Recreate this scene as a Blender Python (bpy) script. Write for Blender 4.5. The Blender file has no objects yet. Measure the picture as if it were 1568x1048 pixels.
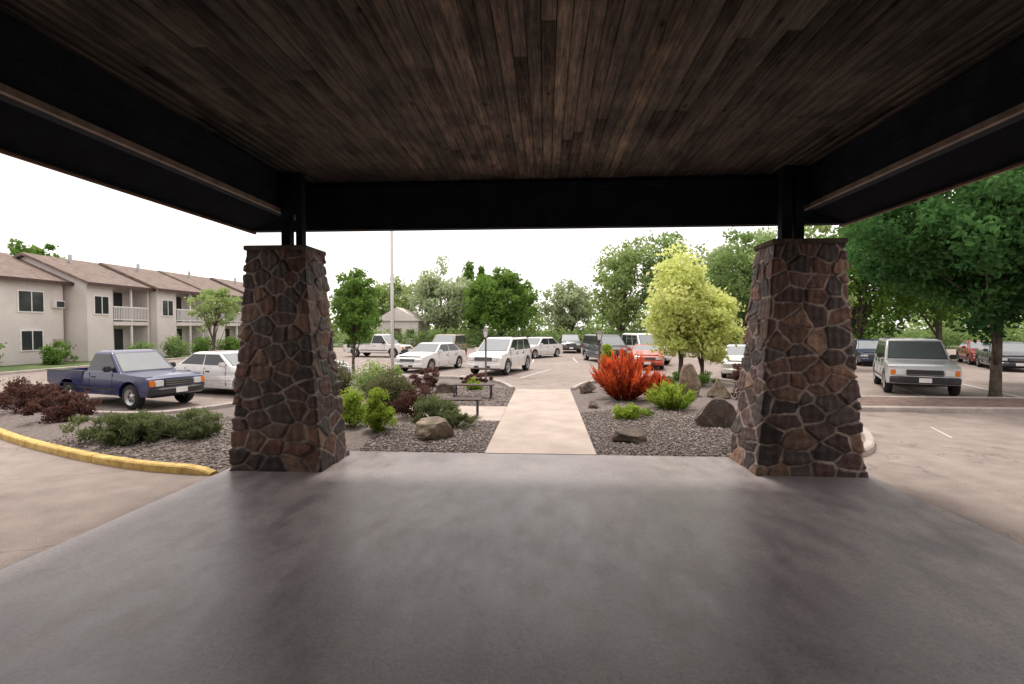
import bpy, bmesh, math, random
import numpy as np
from mathutils import Vector, Matrix
R=random.Random(7); NR=np.random.default_rng(11)
D=bpy.data; S=bpy.context.scene; COL=S.collection
S.view_settings.view_transform='Standard'; S.view_settings.look='None'; S.view_settings.exposure=0

# ------------------------------------------------------------ materials
def newmat(name):
    m=D.materials.new(name); m.use_nodes=True; nt=m.node_tree
    b=nt.nodes['Principled BSDF']; return m,nt,b
def N(nt,t,**k):
    n=nt.nodes.new(t)
    for a,v in k.items(): setattr(n,a,v)
    return n
def ramp(nt,fac,stops):
    r=N(nt,'ShaderNodeValToRGB'); e=r.color_ramp.elements
    while len(e)<len(stops): e.new(0.5)
    for i,(p,c) in enumerate(stops):
        e[i].position=p; e[i].color=(c[0],c[1],c[2],1)
    nt.links.new(fac,r.inputs[0]); return r
def noise(nt,vec,scale,detail=4,rough=.6,sc=None):
    if sc:
        mp=N(nt,'ShaderNodeMapping'); mp.inputs['Scale'].default_value=sc
        nt.links.new(vec,mp.inputs[0]); vec=mp.outputs[0]
    n=N(nt,'ShaderNodeTexNoise'); n.inputs['Scale'].default_value=scale
    n.inputs['Detail'].default_value=detail; n.inputs['Roughness'].default_value=rough
    nt.links.new(vec,n.inputs['Vector']); return n
def mixc(nt,fac,a,b,mode='MIX'):
    m=N(nt,'ShaderNodeMix',data_type='RGBA',blend_type=mode)
    if isinstance(fac,(int,float)): m.inputs[0].default_value=fac
    else: nt.links.new(fac,m.inputs[0])
    for i,c in ((6,a),(7,b)):
        if isinstance(c,tuple): m.inputs[i].default_value=(c[0],c[1],c[2],1)
        else: nt.links.new(c,m.inputs[i])
    return m.outputs[2]
def bump(nt,b,h,st,dist=.02):
    bp=N(nt,'ShaderNodeBump'); bp.inputs['Strength'].default_value=st; bp.inputs['Distance'].default_value=dist
    nt.links.new(h,bp.inputs['Height']); nt.links.new(bp.outputs[0],b.inputs['Normal'])
def surf(name,c1,c2,scale=3,rough=.8,bs=.2,fine=60,metal=0,lo=.35,hi=.65,spec=.5):
    m,nt,b=newmat(name); tc=N(nt,'ShaderNodeTexCoord').outputs['Object']
    n=noise(nt,tc,scale,4); r=ramp(nt,n.outputs[0],[(lo,c1),(hi,c2)])
    f=noise(nt,tc,fine,2)
    fr=ramp(nt,f.outputs[0],[(.3,(.82,.82,.82)),(.7,(1.12,1.12,1.12))])
    nt.links.new(mixc(nt,1.0,r.outputs[0],fr.outputs[0],'MULTIPLY'),b.inputs['Base Color'])
    b.inputs['Roughness'].default_value=rough; b.inputs['Metallic'].default_value=metal
    b.inputs['Specular IOR Level'].default_value=spec
    if bs: bump(nt,b,f.outputs[0],bs)
    return m
def leafmat(name,dark,light,tr=.35):
    m,nt,b=newmat(name); nt.nodes.remove(b)
    a=N(nt,'ShaderNodeAttribute',attribute_name='tint')
    mid=tuple((dark[i]+light[i])/2 for i in range(3))
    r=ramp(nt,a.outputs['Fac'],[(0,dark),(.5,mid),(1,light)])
    d=N(nt,'ShaderNodeBsdfDiffuse'); nt.links.new(r.outputs[0],d.inputs[0])
    t=N(nt,'ShaderNodeBsdfTranslucent'); nt.links.new(r.outputs[0],t.inputs[0])
    mx=N(nt,'ShaderNodeMixShader'); mx.inputs[0].default_value=tr
    nt.links.new(d.outputs[0],mx.inputs[1]); nt.links.new(t.outputs[0],mx.inputs[2])
    nt.links.new(mx.outputs[0],nt.nodes['Material Output'].inputs[0]); return m
def tintmat(name,stops,rough=.85):
    m,nt,b=newmat(name); a=N(nt,'ShaderNodeAttribute',attribute_name='tint')
    r=ramp(nt,a.outputs['Fac'],stops)
    nt.links.new(r.outputs[0],b.inputs['Base Color'])
    b.inputs['Roughness'].default_value=rough
    return m
def plain(name,c,rough=.5,metal=0,coat=0,ior=None):
    m,nt,b=newmat(name); tc=N(nt,'ShaderNodeTexCoord').outputs['Object']
    n=noise(nt,tc,2.5,3); r=ramp(nt,n.outputs[0],[(.3,tuple(x*.9 for x in c)),(.7,tuple(min(1,x*1.06) for x in c))])
    nt.links.new(r.outputs[0],b.inputs['Base Color'])
    b.inputs['Roughness'].default_value=rough; b.inputs['Metallic'].default_value=metal
    b.inputs['Coat Weight'].default_value=coat
    if ior: b.inputs['IOR'].default_value=ior
    return m

M={}
def asphalt():
    m,nt,b=newmat('asphalt'); tc=N(nt,'ShaderNodeTexCoord').outputs['Object']
    big=noise(nt,tc,.25,3); mid=noise(nt,tc,2.2,4); fine=noise(nt,tc,90,2)
    r=ramp(nt,big.outputs[0],[(.35,(.265,.212,.188)),(.65,(.335,.275,.247))])
    r2=ramp(nt,mid.outputs[0],[(.3,(.78,.78,.78)),(.7,(1.12,1.12,1.12))])
    c=mixc(nt,1.0,r.outputs[0],r2.outputs[0],'MULTIPLY')
    r3=ramp(nt,fine.outputs[0],[(.35,(.60,.60,.60)),(.65,(1.25,1.25,1.25))])
    c=mixc(nt,1.0,c,r3.outputs[0],'MULTIPLY')
    v=N(nt,'ShaderNodeTexVoronoi',feature='DISTANCE_TO_EDGE'); v.inputs['Scale'].default_value=.33
    wn=noise(nt,tc,1.3,4); ad=N(nt,'ShaderNodeVectorMath',operation='ADD'); nt.links.new(tc,ad.inputs[0]); nt.links.new(wn.outputs['Color'],ad.inputs[1])
    nt.links.new(ad.outputs[0],v.inputs['Vector'])
    cr=ramp(nt,v.outputs[0],[(.0,(.4,.4,.4)),(.005,(1,1,1))])
    c=mixc(nt,.7,c,cr.outputs[0],'MULTIPLY')
    sn=noise(nt,tc,.9,3,.5); sr=ramp(nt,sn.outputs[0],[(.28,(.6,.58,.58)),(.38,(1,1,1))])
    c=mixc(nt,.7,c,sr.outputs[0],'MULTIPLY')
    nt.links.new(c,b.inputs['Base Color']); b.inputs['Roughness'].default_value=.85
    bump(nt,b,fine.outputs[0],.6,.012); return m
M['asphalt']=asphalt()
def concrete():
    m,nt,b=newmat('concrete_slab'); tc=N(nt,'ShaderNodeTexCoord').outputs['Object']
    big=noise(nt,tc,.6,5,.65); mid=noise(nt,tc,2.4,5,.7,(1.5,.7,1)); grit=noise(nt,tc,30,4,.8)
    r=ramp(nt,big.outputs[0],[(.33,(.190,.165,.170)),(.68,(.315,.275,.268))])
    r2=ramp(nt,mid.outputs[0],[(.3,(.74,.74,.76)),(.7,(1.14,1.13,1.11))])
    c=mixc(nt,1.0,r.outputs[0],r2.outputs[0],'MULTIPLY')
    v=N(nt,'ShaderNodeTexVoronoi'); v.inputs['Scale'].default_value=1.3; nt.links.new(tc,v.inputs['Vector'])
    sp=ramp(nt,v.outputs['Distance'],[(.012,(.3,.3,.3)),(.028,(1,1,1))])
    c=mixc(nt,.8,c,sp.outputs[0],'MULTIPLY')
    v2=N(nt,'ShaderNodeTexVoronoi',feature='DISTANCE_TO_EDGE'); v2.inputs['Scale'].default_value=.27
    ad=N(nt,'ShaderNodeVectorMath',operation='ADD'); nt.links.new(tc,ad.inputs[0]); nt.links.new(mid.outputs['Color'],ad.inputs[1]); nt.links.new(ad.outputs[0],v2.inputs['Vector'])
    ck=ramp(nt,v2.outputs[0],[(.0,(.45,.45,.45)),(.0022,(1,1,1))])
    c=mixc(nt,.6,c,ck.outputs[0],'MULTIPLY')
    r3=ramp(nt,grit.outputs[0],[(.3,(.72,.72,.72)),(.7,(1.2,1.2,1.2))])
    c=mixc(nt,1.0,c,r3.outputs[0],'MULTIPLY')
    nt.links.new(c,b.inputs['Base Color']); b.inputs['IOR'].default_value=1.55
    rr=ramp(nt,mid.outputs[0],[(.3,(.30,)*3),(.7,(.52,)*3)]); nt.links.new(rr.outputs[0],b.inputs['Roughness'])
    bump(nt,b,grit.outputs[0],.3,.007); return m
M['slab']=concrete()
M['path']=surf('path_concrete',(.38,.31,.27),(.49,.405,.355),1.2,.85,.15,80)
M['grass']=surf('grass',(.05,.08,.02),(.10,.14,.04),.6,.95,.6,30)
M['gravel']=surf('gravel',(.115,.092,.082),(.22,.18,.165),14,.95,1.0,45)
M['mulch']=surf('mulch',(.13,.085,.07),(.24,.165,.14),6,.95,1.0,40)
M['yellow']=surf('yellow_kerb_paint',(.46,.29,.07),(.74,.53,.18),7,.75,.4,50)
M['kerb']=surf('kerb_concrete',(.36,.31,.28),(.48,.42,.39),3,.85,.3,60)
M['dark']=surf('dark_painted_wood',(.012,.015,.023),(.021,.025,.038),3,.75,.15,50,spec=.15)
M['soffit']=surf('soffit_board',(.006,.007,.010),(.010,.012,.016),3,.85,.15,50,spec=.05)
M['strip']=surf('weathered_trim',(.17,.125,.10),(.29,.22,.175),5,.7,.2,60)
M['rim']=surf('fascia_edge',(.16,.08,.055),(.24,.13,.09),5,.7,.2,60)
M['shingle']=surf('shingle',(.14,.10,.085),(.23,.17,.145),2.5,.9,.4,25)
M['stucco']=surf('stucco',(.63,.57,.55),(.72,.66,.63),.7,.9,.3,60)
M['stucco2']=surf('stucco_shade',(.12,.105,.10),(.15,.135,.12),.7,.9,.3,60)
M['white']=plain('white_paint',(.78,.76,.75),.5)
M['glassd']=plain('window_glass',(.03,.035,.04),.06)
M['glassw']=plain('windscreen_glass',(.13,.15,.16),.08,0,0,2.4)
M['black']=plain('black_rubber',(.012,.012,.013),.75)
M['plastic']=plain('dark_plastic',(.03,.03,.032),.5)
M['chrome']=plain('chrome',(.6,.6,.6),.18,1)
M['steel']=plain('brushed_alloy',(.45,.45,.46),.35,.9)
M['lampglass']=plain('lamp_lens',(.75,.75,.75),.12)
M['red']=plain('tail_lens',(.4,.01,.01),.2)
M['amber']=plain('amber_lens',(.8,.22,.02),.2)
M['bark']=surf('bark',(.06,.045,.035),(.13,.10,.08),6,.95,.8,25)
M['rock']=surf('boulder',(.13,.10,.075),(.33,.26,.18),4,.9,.8,22)
M['rockd']=surf('boulder_dark',(.06,.045,.038),(.17,.13,.10),4,.9,.8,22)
M['brown']=surf('brown_metal',(.05,.025,.02),(.09,.05,.04),4,.6,.1,40)
M['line']=plain('road_paint',(.6,.58,.56),.7)

# ------------------------------------------------------------ helpers
def obj(name,me,mat=None,parent=None,loc=None,smooth=False):
    o=D.objects.new(name,me); COL.objects.link(o)
    if mat is not None: me.materials.append(mat)
    if parent: o.parent=parent
    if loc: o.location=loc
    if smooth: me.polygons.foreach_set('use_smooth',[True]*len(me.polygons))
    return o
def empty(name,loc=(0,0,0),rz=0):
    e=D.objects.new(name,None); COL.objects.link(e); e.location=loc; e.rotation_euler=(0,0,rz); e.empty_display_size=.3; return e
def np_mesh(name,V,F,tint=None,col=None):
    me=D.meshes.new(name); V=np.asarray(V,dtype=np.float32); F=np.asarray(F,dtype=np.int32)
    me.vertices.add(len(V)); me.vertices.foreach_set('co',V.ravel())
    k=F.shape[1]; me.loops.add(F.size); me.loops.foreach_set('vertex_index',F.ravel())
    me.polygons.add(len(F)); me.polygons.foreach_set('loop_start',np.arange(0,F.size,k,dtype=np.int32))
    me.update(calc_edges=True)
    if tint is not None:
        a=me.attributes.new('tint','FLOAT','POINT'); a.data.foreach_set('value',np.asarray(tint,dtype=np.float32))
    if col is not None:
        a=me.attributes.new('Col','FLOAT_COLOR','POINT'); c=np.ones((len(V),4),np.float32); c[:,:3]=col
        a.data.foreach_set('color',c.ravel())
    return me
def box(name,x0,x1,y0,y1,z0,z1,mat,parent=None,bev=0,rot=None):
    bm=bmesh.new(); bmesh.ops.create_cube(bm,size=1)
    for v in bm.verts:
        v.co=Vector(((v.co.x)*(x1-x0),(v.co.y)*(y1-y0),(v.co.z)*(z1-z0)))
    if bev: bmesh.ops.bevel(bm,geom=bm.edges[:],offset=bev,segments=2,affect='EDGES')
    me=D.meshes.new(name); bm.to_mesh(me); bm.free()
    o=obj(name,me,mat,parent,((x0+x1)/2,(y0+y1)/2,(z0+z1)/2))
    if rot: o.rotation_euler=rot
    return o
def poly(name,pts,faces,mat,parent=None):
    me=D.meshes.new(name); me.from_pydata(pts,[],faces); me.update(); return obj(name,me,mat,parent)
def sheet(name,x0,x1,y0,y1,z,mat):
    return poly(name,[(x0,y0,z),(x1,y0,z),(x1,y1,z),(x0,y1,z)],[(0,1,2,3)],mat)
def tube(pts,rad,seg=8):
    V=[];F=[]
    pts=[Vector(p) for p in pts]
    for i,p in enumerate(pts):
        d=(pts[min(i+1,len(pts)-1)]-pts[max(i-1,0)]).normalized()
        a=d.cross(Vector((0.3,1,0.1))).normalized(); b=d.cross(a)
        for k in range(seg):
            t=2*math.pi*k/seg; V.append(p+(a*math.cos(t)+b*math.sin(t))*rad[i])
    for i in range(len(pts)-1):
        for k in range(seg):
            k2=(k+1)%seg; F.append((i*seg+k,i*seg+k2,(i+1)*seg+k2,(i+1)*seg+k))
    F.append(tuple(range(seg))[::-1]) ; F.append(tuple((len(pts)-1)*seg+k for k in range(seg)))
    return V,F
def tubes(name,lst,mat,parent=None,seg=8):
    V=[];F=[]
    for p,r in lst:
        v,f=tube(p,r,seg); o=len(V); V+=v; F+=[tuple(i+o for i in ff) for ff in f]
    me=D.meshes.new(name); me.from_pydata(V,[],F); me.update(); return obj(name,me,mat,parent,smooth=True)
def kerb(name,pts,w,h,mat,z=0,taper=False):
    V=[];F=[]; n=len(pts)
    for i,p in enumerate(pts):
        hh=h*(.35 if taper and i==0 else (.75 if taper and i==1 else 1))
        prof=[(-w/2,0),(-w/2+.0,hh-.02),(-w/2+.02,hh),(w/2-.03,hh),(w/2,hh-.03),(w/2,0)]
        a=Vector(pts[max(i-1,0)]);b=Vector(pts[min(i+1,n-1)]); d=(b-a).normalized(); q=Vector((d.y,-d.x))
        for (o,zz) in prof: V.append((p[0]+q.x*o,p[1]+q.y*o,z+zz))
    k=len(prof)
    for i in range(n-1):
        for j in range(k-1): F.append((i*k+j,i*k+j+1,(i+1)*k+j+1,(i+1)*k+j))
    F.append(tuple(range(k))); F.append(tuple((n-1)*k+j for j in range(k))[::-1])
    return poly(name,V,F,mat)
def smoothpts(pts,n=6):
    out=[]; P=[Vector(p) for p in pts]
    for i in range(len(P)-1):
        p0=P[max(i-1,0)];p1=P[i];p2=P[i+1];p3=P[min(i+2,len(P)-1)]
        for j in range(n):
            t=j/n; out.append(tuple(.5*((2*p1)+(-p0+p2)*t+(2*p0-5*p1+4*p2-p3)*t*t+(-p0+3*p1-3*p2+p3)*t**3)))
    out.append(tuple(P[-1])); return out

# foliage ----------------------------------------------------------
def leaves(cen,rad,n,size,asp=.55,up=0.0,shell=.5,tintc=None,vary=.35,flat=1.0):
    K=len(cen); T=K*n
    c=np.repeat(cen,n,0); r=np.repeat(rad,n)
    d=NR.normal(size=(T,3)); d/=np.linalg.norm(d,axis=1)[:,None]
    rr=r*(shell+(1-shell)*NR.random(T))*NR.choice([1,1,1,1.35,.6],T)
    off=d*rr[:,None]; off[:,2]*=flat; p=c+off
    a=NR.normal(size=(T,3)); a[:,2]+=up*3; a+=d*.5; a/=np.linalg.norm(a,axis=1)[:,None]
    b=np.cross(a,NR.normal(size=(T,3))); b/=np.linalg.norm(b,axis=1)[:,None]
    s=size*(.6+.8*NR.random(T)); a*=s[:,None]; b*=(s*asp)[:,None]
    V=np.stack([p-a,p+b,p+a,p-b],1).reshape(-1,3)
    F=np.arange(4*T).reshape(-1,4)
    tc=(NR.random(K) if tintc is None else tintc)
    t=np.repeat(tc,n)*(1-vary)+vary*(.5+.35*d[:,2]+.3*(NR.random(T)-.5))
    return V,F,np.repeat(np.clip(t,0,1),4)
def crown(cx,cy,cz,rx,ry,rz,K,lobes=5,fill=.5,conical=0,seed=None):
    rg=np.random.default_rng(seed if seed is not None else R.randrange(99999))
    L=rg.normal(size=(lobes,3)); L/=np.linalg.norm(L,axis=1)[:,None]
    d=rg.normal(size=(K,3)); d/=np.linalg.norm(d,axis=1)[:,None]
    lump=.74+.38*np.max(np.clip(d@L.T,0,1)**4,axis=1)+.08*rg.normal(size=K)
    r=(fill+(1-fill)*rg.random(K)**.6)*lump
    P=d*r[:,None]
    if conical:
        h=(P[:,2]+1)/2; k=1-conical*np.clip(h,0,1); P[:,0]*=k; P[:,1]*=k
    P=P*np.array([rx,ry,rz])+np.array([cx,cy,cz]); return P
def tree(name,x,y,H,cz0,rx,K,n,lsz,mat,tr=.14,cr=.18,ry=None,conical=0,lobes=7,fill=.4,lean=0,z0=0,seed=None,trunkmat=None):
    seed=seed if seed is not None else R.randrange(99999); rg=random.Random(seed)
    e=empty(name,(x,y,z0)); cz=(H+cz0)/2; rz=(H-cz0)/2; ry=ry or rx
    C=crown(lean,0,cz,rx*.9,ry*.9,rz*.92,K,lobes,fill,conical,seed)
    tz=cz+rz*.45
    trunk=[(lean*t+.12*math.sin(3*t+seed),.1*math.sin(4*t+seed),tz*t-.05) for t in [0,.03,.15,.35,.55,.75,1]]
    lst=[(trunk,[tr*1.5,tr*1.15,tr,tr*.85,tr*.65,tr*.4,tr*.15])]
    idx=list(range(K)); rg.shuffle(idx)
    for i in idx[:min(K,22)]:
        c=Vector(C[i]); s=Vector(trunk[rg.choice([2,3,4,4,5])]); 
        if s.z>c.z: s=Vector(trunk[3]) if trunk[3][2]<c.z else Vector(trunk[2])
        m=s.lerp(c,.5)+Vector((rg.uniform(-.2,.2),rg.uniform(-.2,.2),rg.uniform(0,.3)))
        lst.append(([s,s.lerp(m,.5),m,c],[tr*.4,tr*.3,tr*.2,tr*.06]))
    tubes('trunk_and_limbs',lst,trunkmat or M['bark'],e,6)
    rad=NR.uniform(.6,1.3,K)*cr*min(rx,rz)*1.15
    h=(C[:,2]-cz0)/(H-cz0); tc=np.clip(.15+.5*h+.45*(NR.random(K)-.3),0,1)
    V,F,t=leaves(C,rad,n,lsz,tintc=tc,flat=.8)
    obj('crown_foliage',np_mesh('crown_foliage',V,F,t),mat,e); return e
def shrub(name,x,y,rx,h,mat,K=40,n=90,lsz=.035,asp=.5,up=.1,ry=None,z0=.05,fill=.3,cr=.28,lobes=6,flat=.8):
    e=empty(name,(x,y,z0)); ry=ry or rx
    C=crown(0,0,h*.42,rx*.82,ry*.82,h*.5,K,lobes,fill); C[:,2]=np.maximum(C[:,2],h*.08)
    st=[]
    for i in range(0,K,3):
        st.append(([(R.uniform(-.1,.1)*rx,R.uniform(-.1,.1)*rx,-.03),tuple(C[i]*.55),tuple(C[i])],[.014,.009,.004]))
    tubes('stems',st,M['bark'],e,5)
    rad=NR.uniform(.6,1.25,K)*cr*min(rx,h*.7)
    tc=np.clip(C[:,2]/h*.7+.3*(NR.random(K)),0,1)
    V,F,t=leaves(C,rad,n,lsz,asp=asp,up=up,tintc=tc,flat=flat)
    obj('foliage',np_mesh('foliage',V,F,t),mat,e); return e
def spiky(name,x,y,rx,h,mat,n=1800,w=.02,z0=.05,ln=.3,base=.35,nb=60,jit=.5,spread=1.0):
    e=empty(name,(x,y,z0)); Vs=[];Ts=[]; st=[]
    for i in range(nb):
        a=R.uniform(0,2*math.pi); t=R.random()**.6
        tip=np.array([math.cos(a)*t*rx,math.sin(a)*t*rx,h*(1-.45*t*t)*R.uniform(.7,1.08)]); b0=np.array([math.cos(a)*t*rx*base,math.sin(a)*t*rx*base,0])
        st.append(([tuple(b0),tuple((b0+tip)/2),tuple(tip)],[.012,.008,.003]))
        m=n//nb; u=.15+.85*NR.random(m); c=b0+(tip-b0)*u[:,None]+NR.normal(size=(m,3))*.03*rx*spread
        ax=(tip-b0)/np.linalg.norm(tip-b0)+NR.normal(size=(m,3))*jit; ax/=np.linalg.norm(ax,axis=1)[:,None]
        sd=np.cross(ax,NR.normal(size=(m,3))); sd/=np.linalg.norm(sd,axis=1)[:,None]
        L=(ln*(.5+NR.random(m))*.5)[:,None]
        V=np.stack([c-ax*L*.5,c+sd*w,c+ax*L,c-sd*w],1).reshape(-1,3); Vs.append(V)
        Ts.append(np.repeat(np.clip(.05+.6*u+.6*(R.random()-.4)+.1*NR.normal(size=m),0,1),4))
    tubes('stems',st,M['bark'],e,5)
    V=np.concatenate(Vs); obj('foliage',np_mesh('foliage',V,np.arange(len(V)).reshape(-1,4),np.concatenate(Ts)),mat,e); return e

L_big=leafmat('leaf_dark_green',(.022,.07,.026),(.13,.27,.08))
L_mid=leafmat('leaf_green',(.05,.115,.025),(.23,.37,.08))
L_far=leafmat('leaf_hazed_green',(.12,.19,.06),(.34,.46,.18))  # distance haze mixed into the leaf colour, lighter than leaf_green
L_lt=leafmat('leaf_light_green',(.16,.24,.08),(.45,.56,.22))
L_pale=leafmat('leaf_hazed_pale',(.26,.32,.18),(.53,.60,.37))  # paler, greyer green with distance haze painted in
L_yel=leafmat('leaf_golden',(.46,.54,.12),(.93,.95,.46),.45)
L_shr=leafmat('leaf_shrub_green',(.12,.24,.02),(.50,.60,.11))
L_jun=leafmat('leaf_juniper',(.07,.10,.04),(.28,.32,.15))
L_pur=leafmat('leaf_barberry',(.045,.018,.022),(.20,.11,.085))
L_red=leafmat('leaf_red',(.14,.008,.008),(.92,.20,.07),.35)
L_brd=leafmat('leaf_olive',(.07,.08,.04),(.25,.25,.13))

# ------------------------------------------------------------ ground
poly('ground',[(-400,-400,-.012),(400,-400,-.012),(400,400,-.012),(-400,400,-.012)],[(0,1,2,3)],M['grass'])
sheet('parking_lot',-25.2,48,-30,62,0,M['asphalt'])
sl=box('concrete_slab',-4.9,4.78,-6,8.7,-.1,.015,M['slab'])
box('footpath',-1.05,.88,8.706,17.9,-.1,.022,M['path'])
box('side_footpath',-4.2,-1.056,11.75,13.9,-.1,.020,M['path'])

def seg_dist(P,a,b):
    a=np.array(a);b=np.array(b);d=b-a; t=np.clip(((P-a)@d)/(d@d),0,1); return np.linalg.norm(P-(a+t[:,None]*d),axis=1)
def bed(name,pts,h,mat,step=.22,edge=.01):
    bm=bmesh.new(); bm.faces.new([bm.verts.new((x,y,0)) for x,y in pts])
    xs=[p[0] for p in pts]; ys=[p[1] for p in pts]
    x=min(xs)+step
    while x<max(xs): bmesh.ops.bisect_plane(bm,geom=bm.verts[:]+bm.edges[:]+bm.faces[:],plane_co=(x,0,0),plane_no=(1,0,0)); x+=step
    y=min(ys)+step
    while y<max(ys): bmesh.ops.bisect_plane(bm,geom=bm.verts[:]+bm.edges[:]+bm.faces[:],plane_co=(0,y,0),plane_no=(0,1,0)); y+=step
    co=np.array([v.co[:2] for v in bm.verts])
    dd=np.min([seg_dist(co,pts[i],pts[(i+1)%len(pts)]) for i in range(len(pts))],axis=0)
    for v,dv in zip(bm.verts,dd):
        v.co.z=edge+h*min(1,dv/1.2)**.8*(.8+.25*math.sin(v.co.x*1.7+1)*math.cos(v.co.y*1.3))+.012*R.random()*min(1,dv*4)
    bmesh.ops.triangulate(bm,faces=bm.faces[:])
    bm.normal_update()
    for f in bm.faces:
        if f.normal.z<0: f.normal_flip()
    me=D.meshes.new(name); bm.to_mesh(me); bm.free(); return obj(name,me,mat,smooth=True)
kl=smoothpts([(-4.95,7.22),(-6.3,7.45),(-8.15,8.12),(-10.8,9.4),(-14,11.4),(-18,14.6)],5)
left_poly=[(-1.06,8.72),(-1.06,11.74),(-4.25,11.74),(-4.25,13.92),(-1.06,13.92),(-1.06,17.6),(-2.0,20),(-4,21.3),(-6.2,21),(-7.6,18.6),(-8.2,15.5),(-8.8,12.9),(-9.9,11.9),(-12.4,12.2),(-15.2,13.3),(-17.5,14.8)]+[(x+.04,y+.1) for x,y in kl[::-1][1:-1]]+[(-4.92,7.3),(-4.92,8.72)]
bed('gravel_bed',left_poly,.10,M['gravel'])
right_poly=[(.89,8.72),(4.75,8.72),(5.6,9.3),(6.5,11),(7.2,14),(7.6,18),(7,21.2),(5,22),(3,21.3),(1.6,19.5),(.89,17.6)]
bed('gravel_bed',right_poly,.14,M['gravel'])
kerb('yellow_kerb',kl[:9],.17,.12,M['yellow'],0,True)
kerb('yellow_kerb',[(kl[8][0]-.03,kl[8][1]+.015)]+kl[9:18],.17,.12,M['yellow'])
kerb('kerb',kl[17:],.16,.13,M['kerb'])
kerb('kerb',smoothpts([(-1.12,17.6),(-2.0,20.05),(-4,21.4),(-6.2,21.1),(-7.6,18.7),(-8.2,15.5),(-8.85,12.9),(-9.9,11.8),(-12.4,12.1),(-15.2,13.2),(-17.8,14.9)],4),.15,.13,M['kerb'])
kerb('kerb',smoothpts([(4.85,8.72),(5.7,9.3),(6.6,11),(7.3,14),(7.7,18),(7.1,21.3),(5,22.1),(3,21.4),(1.6,19.6),(.95,17.6)],4),.15,.13,M['kerb'])
box('planting_island',7.9,34,13.95,15.9,-.05,.10,M['mulch'])
for nm,a in (('kerb',[(7.8,13.88),(34.2,13.88)]),('kerb',[(34.2,15.97),(7.8,15.97)]),('kerb',[(7.83,15.9),(7.83,13.96)])):
    kerb(nm,a,.15,.13,M['kerb'])
kerb('kerb',[(-25.2,60),(-25.2,5)],.15,.13,M['kerb'])
box('lawn',-33,-25.3,-10,70,-.05,.08,M['grass'])
box('lawn',-25.2,48,55,58,-.05,.1,M['grass'])
pv=[];pf=[]
def stripe(x0,y0,x1,y1,w=.1):
    d=Vector((x1-x0,y1-y0)).normalized()*w/2; q=(-d.y,d.x); i=len(pv)
    pv.extend([(x0+q[0],y0+q[1],.004),(x0-q[0],y0-q[1],.004),(x1-q[0],y1-q[1],.004),(x1+q[0],y1+q[1],.004)]); pf.append((i,i+1,i+2,i+3))
for i in range(9): stripe(9+i*2.9,16.3,10.5+i*2.9,21)
for i in range(10): stripe(-12+i*2.8,32,-12+i*2.8,37,.07)
for i in range(4): stripe(-1.1-i*2.9,22,.3-i*2.9,26.8,.07)
stripe(8.1,10.6,8.5,11.7,.035)
me=D.meshes.new('parking_stripes'); me.from_pydata(pv,[],pf); obj('parking_stripes',me,M['line'])

def pebbles(name,regs,mat):
    P=[]
    for (x0,x1,y0,y1,n) in regs:
        P.append(np.stack([NR.uniform(x0,x1,n),NR.uniform(y0,y1,n)],1))
    P=np.concatenate(P); pos=[]
    bpy.context.view_layer.update()
    beds=[o for o in D.objects if o.name.startswith('gravel_bed')]
    for p in P:
        for b in beds:
            h,l,nn,i=b.ray_cast(Vector((p[0],p[1],2)),Vector((0,0,-1)))
            if h: pos.append(l); break
    pos=np.array(pos); n=len(pos)
    bv=np.array([(1,0,0),(-1,0,0),(0,1,0),(0,-1,0),(0,0,1),(0,0,-1)],float)
    bf=np.array([(0,2,4),(2,1,4),(1,3,4),(3,0,4),(2,0,5),(1,2,5),(3,1,5),(0,3,5)])
    s=NR.uniform(.010,.026,n)*NR.choice([1,1,1,1.6],n)
    V=bv[None]*s[:,None,None]*(1+.4*NR.normal(size=(n,6,1)).clip(-1,1)); V[:,:,2]*=.6
    an=NR.uniform(0,6.28,n); c,sn=np.cos(an)[:,None],np.sin(an)[:,None]
    x=V[:,:,0]*c-V[:,:,1]*sn; y=V[:,:,0]*sn+V[:,:,1]*c
    V=np.stack([x,y,V[:,:,2]],2)+pos[:,None,:]+np.array([0,0,.004])
    F=(bf[None]+(np.arange(n)*6)[:,None,None]).reshape(-1,3)
    obj(name,np_mesh(name,V.reshape(-1,3),F,np.repeat(NR.random(n),6)),mat)
M['peb']=tintmat('pebble',[(0,(.065,.05,.045)),(.6,(.18,.145,.13)),(1,(.40,.34,.31))],.85)
pebbles('gravel_stones',[(-3.3,-1.07,8.75,11.7,9000),(.9,3.6,8.75,13,10000),(-9.5,-4.8,7.4,11.5,8000),(3.5,6,9,13,2500),(-1.06-3,-1.07,14,18,3000)],M['peb'])

# ------------------------------------------------------------ stone pillars
def stone_mat():
    m,nt,b=newmat('flagstone'); a=N(nt,'ShaderNodeAttribute',attribute_name='Col')
    tc=N(nt,'ShaderNodeTexCoord').outputs['Object']; f=noise(nt,tc,7,5,.75); g=noise(nt,tc,45,3,.7)
    r=ramp(nt,f.outputs[0],[(.3,(.5,.5,.53)),(.7,(1.5,1.4,1.3))]); r2=ramp(nt,g.outputs[0],[(.3,(.7,.7,.7)),(.7,(1.25,1.25,1.25))])
    c=mixc(nt,1.0,a.outputs['Color'],r.outputs[0],'MULTIPLY'); c=mixc(nt,1.0,c,r2.outputs[0],'MULTIPLY')
    nt.links.new(c,b.inputs['Base Color']); b.inputs['Roughness'].default_value=.6
    a1=N(nt,'ShaderNodeMath',operation='ADD'); nt.links.new(f.outputs[0],a1.inputs[0]); nt.links.new(g.outputs[0],a1.inputs[1])
    bump(nt,b,a1.outputs[0],.7,.02); return m
M['stone']=stone_mat()
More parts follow.
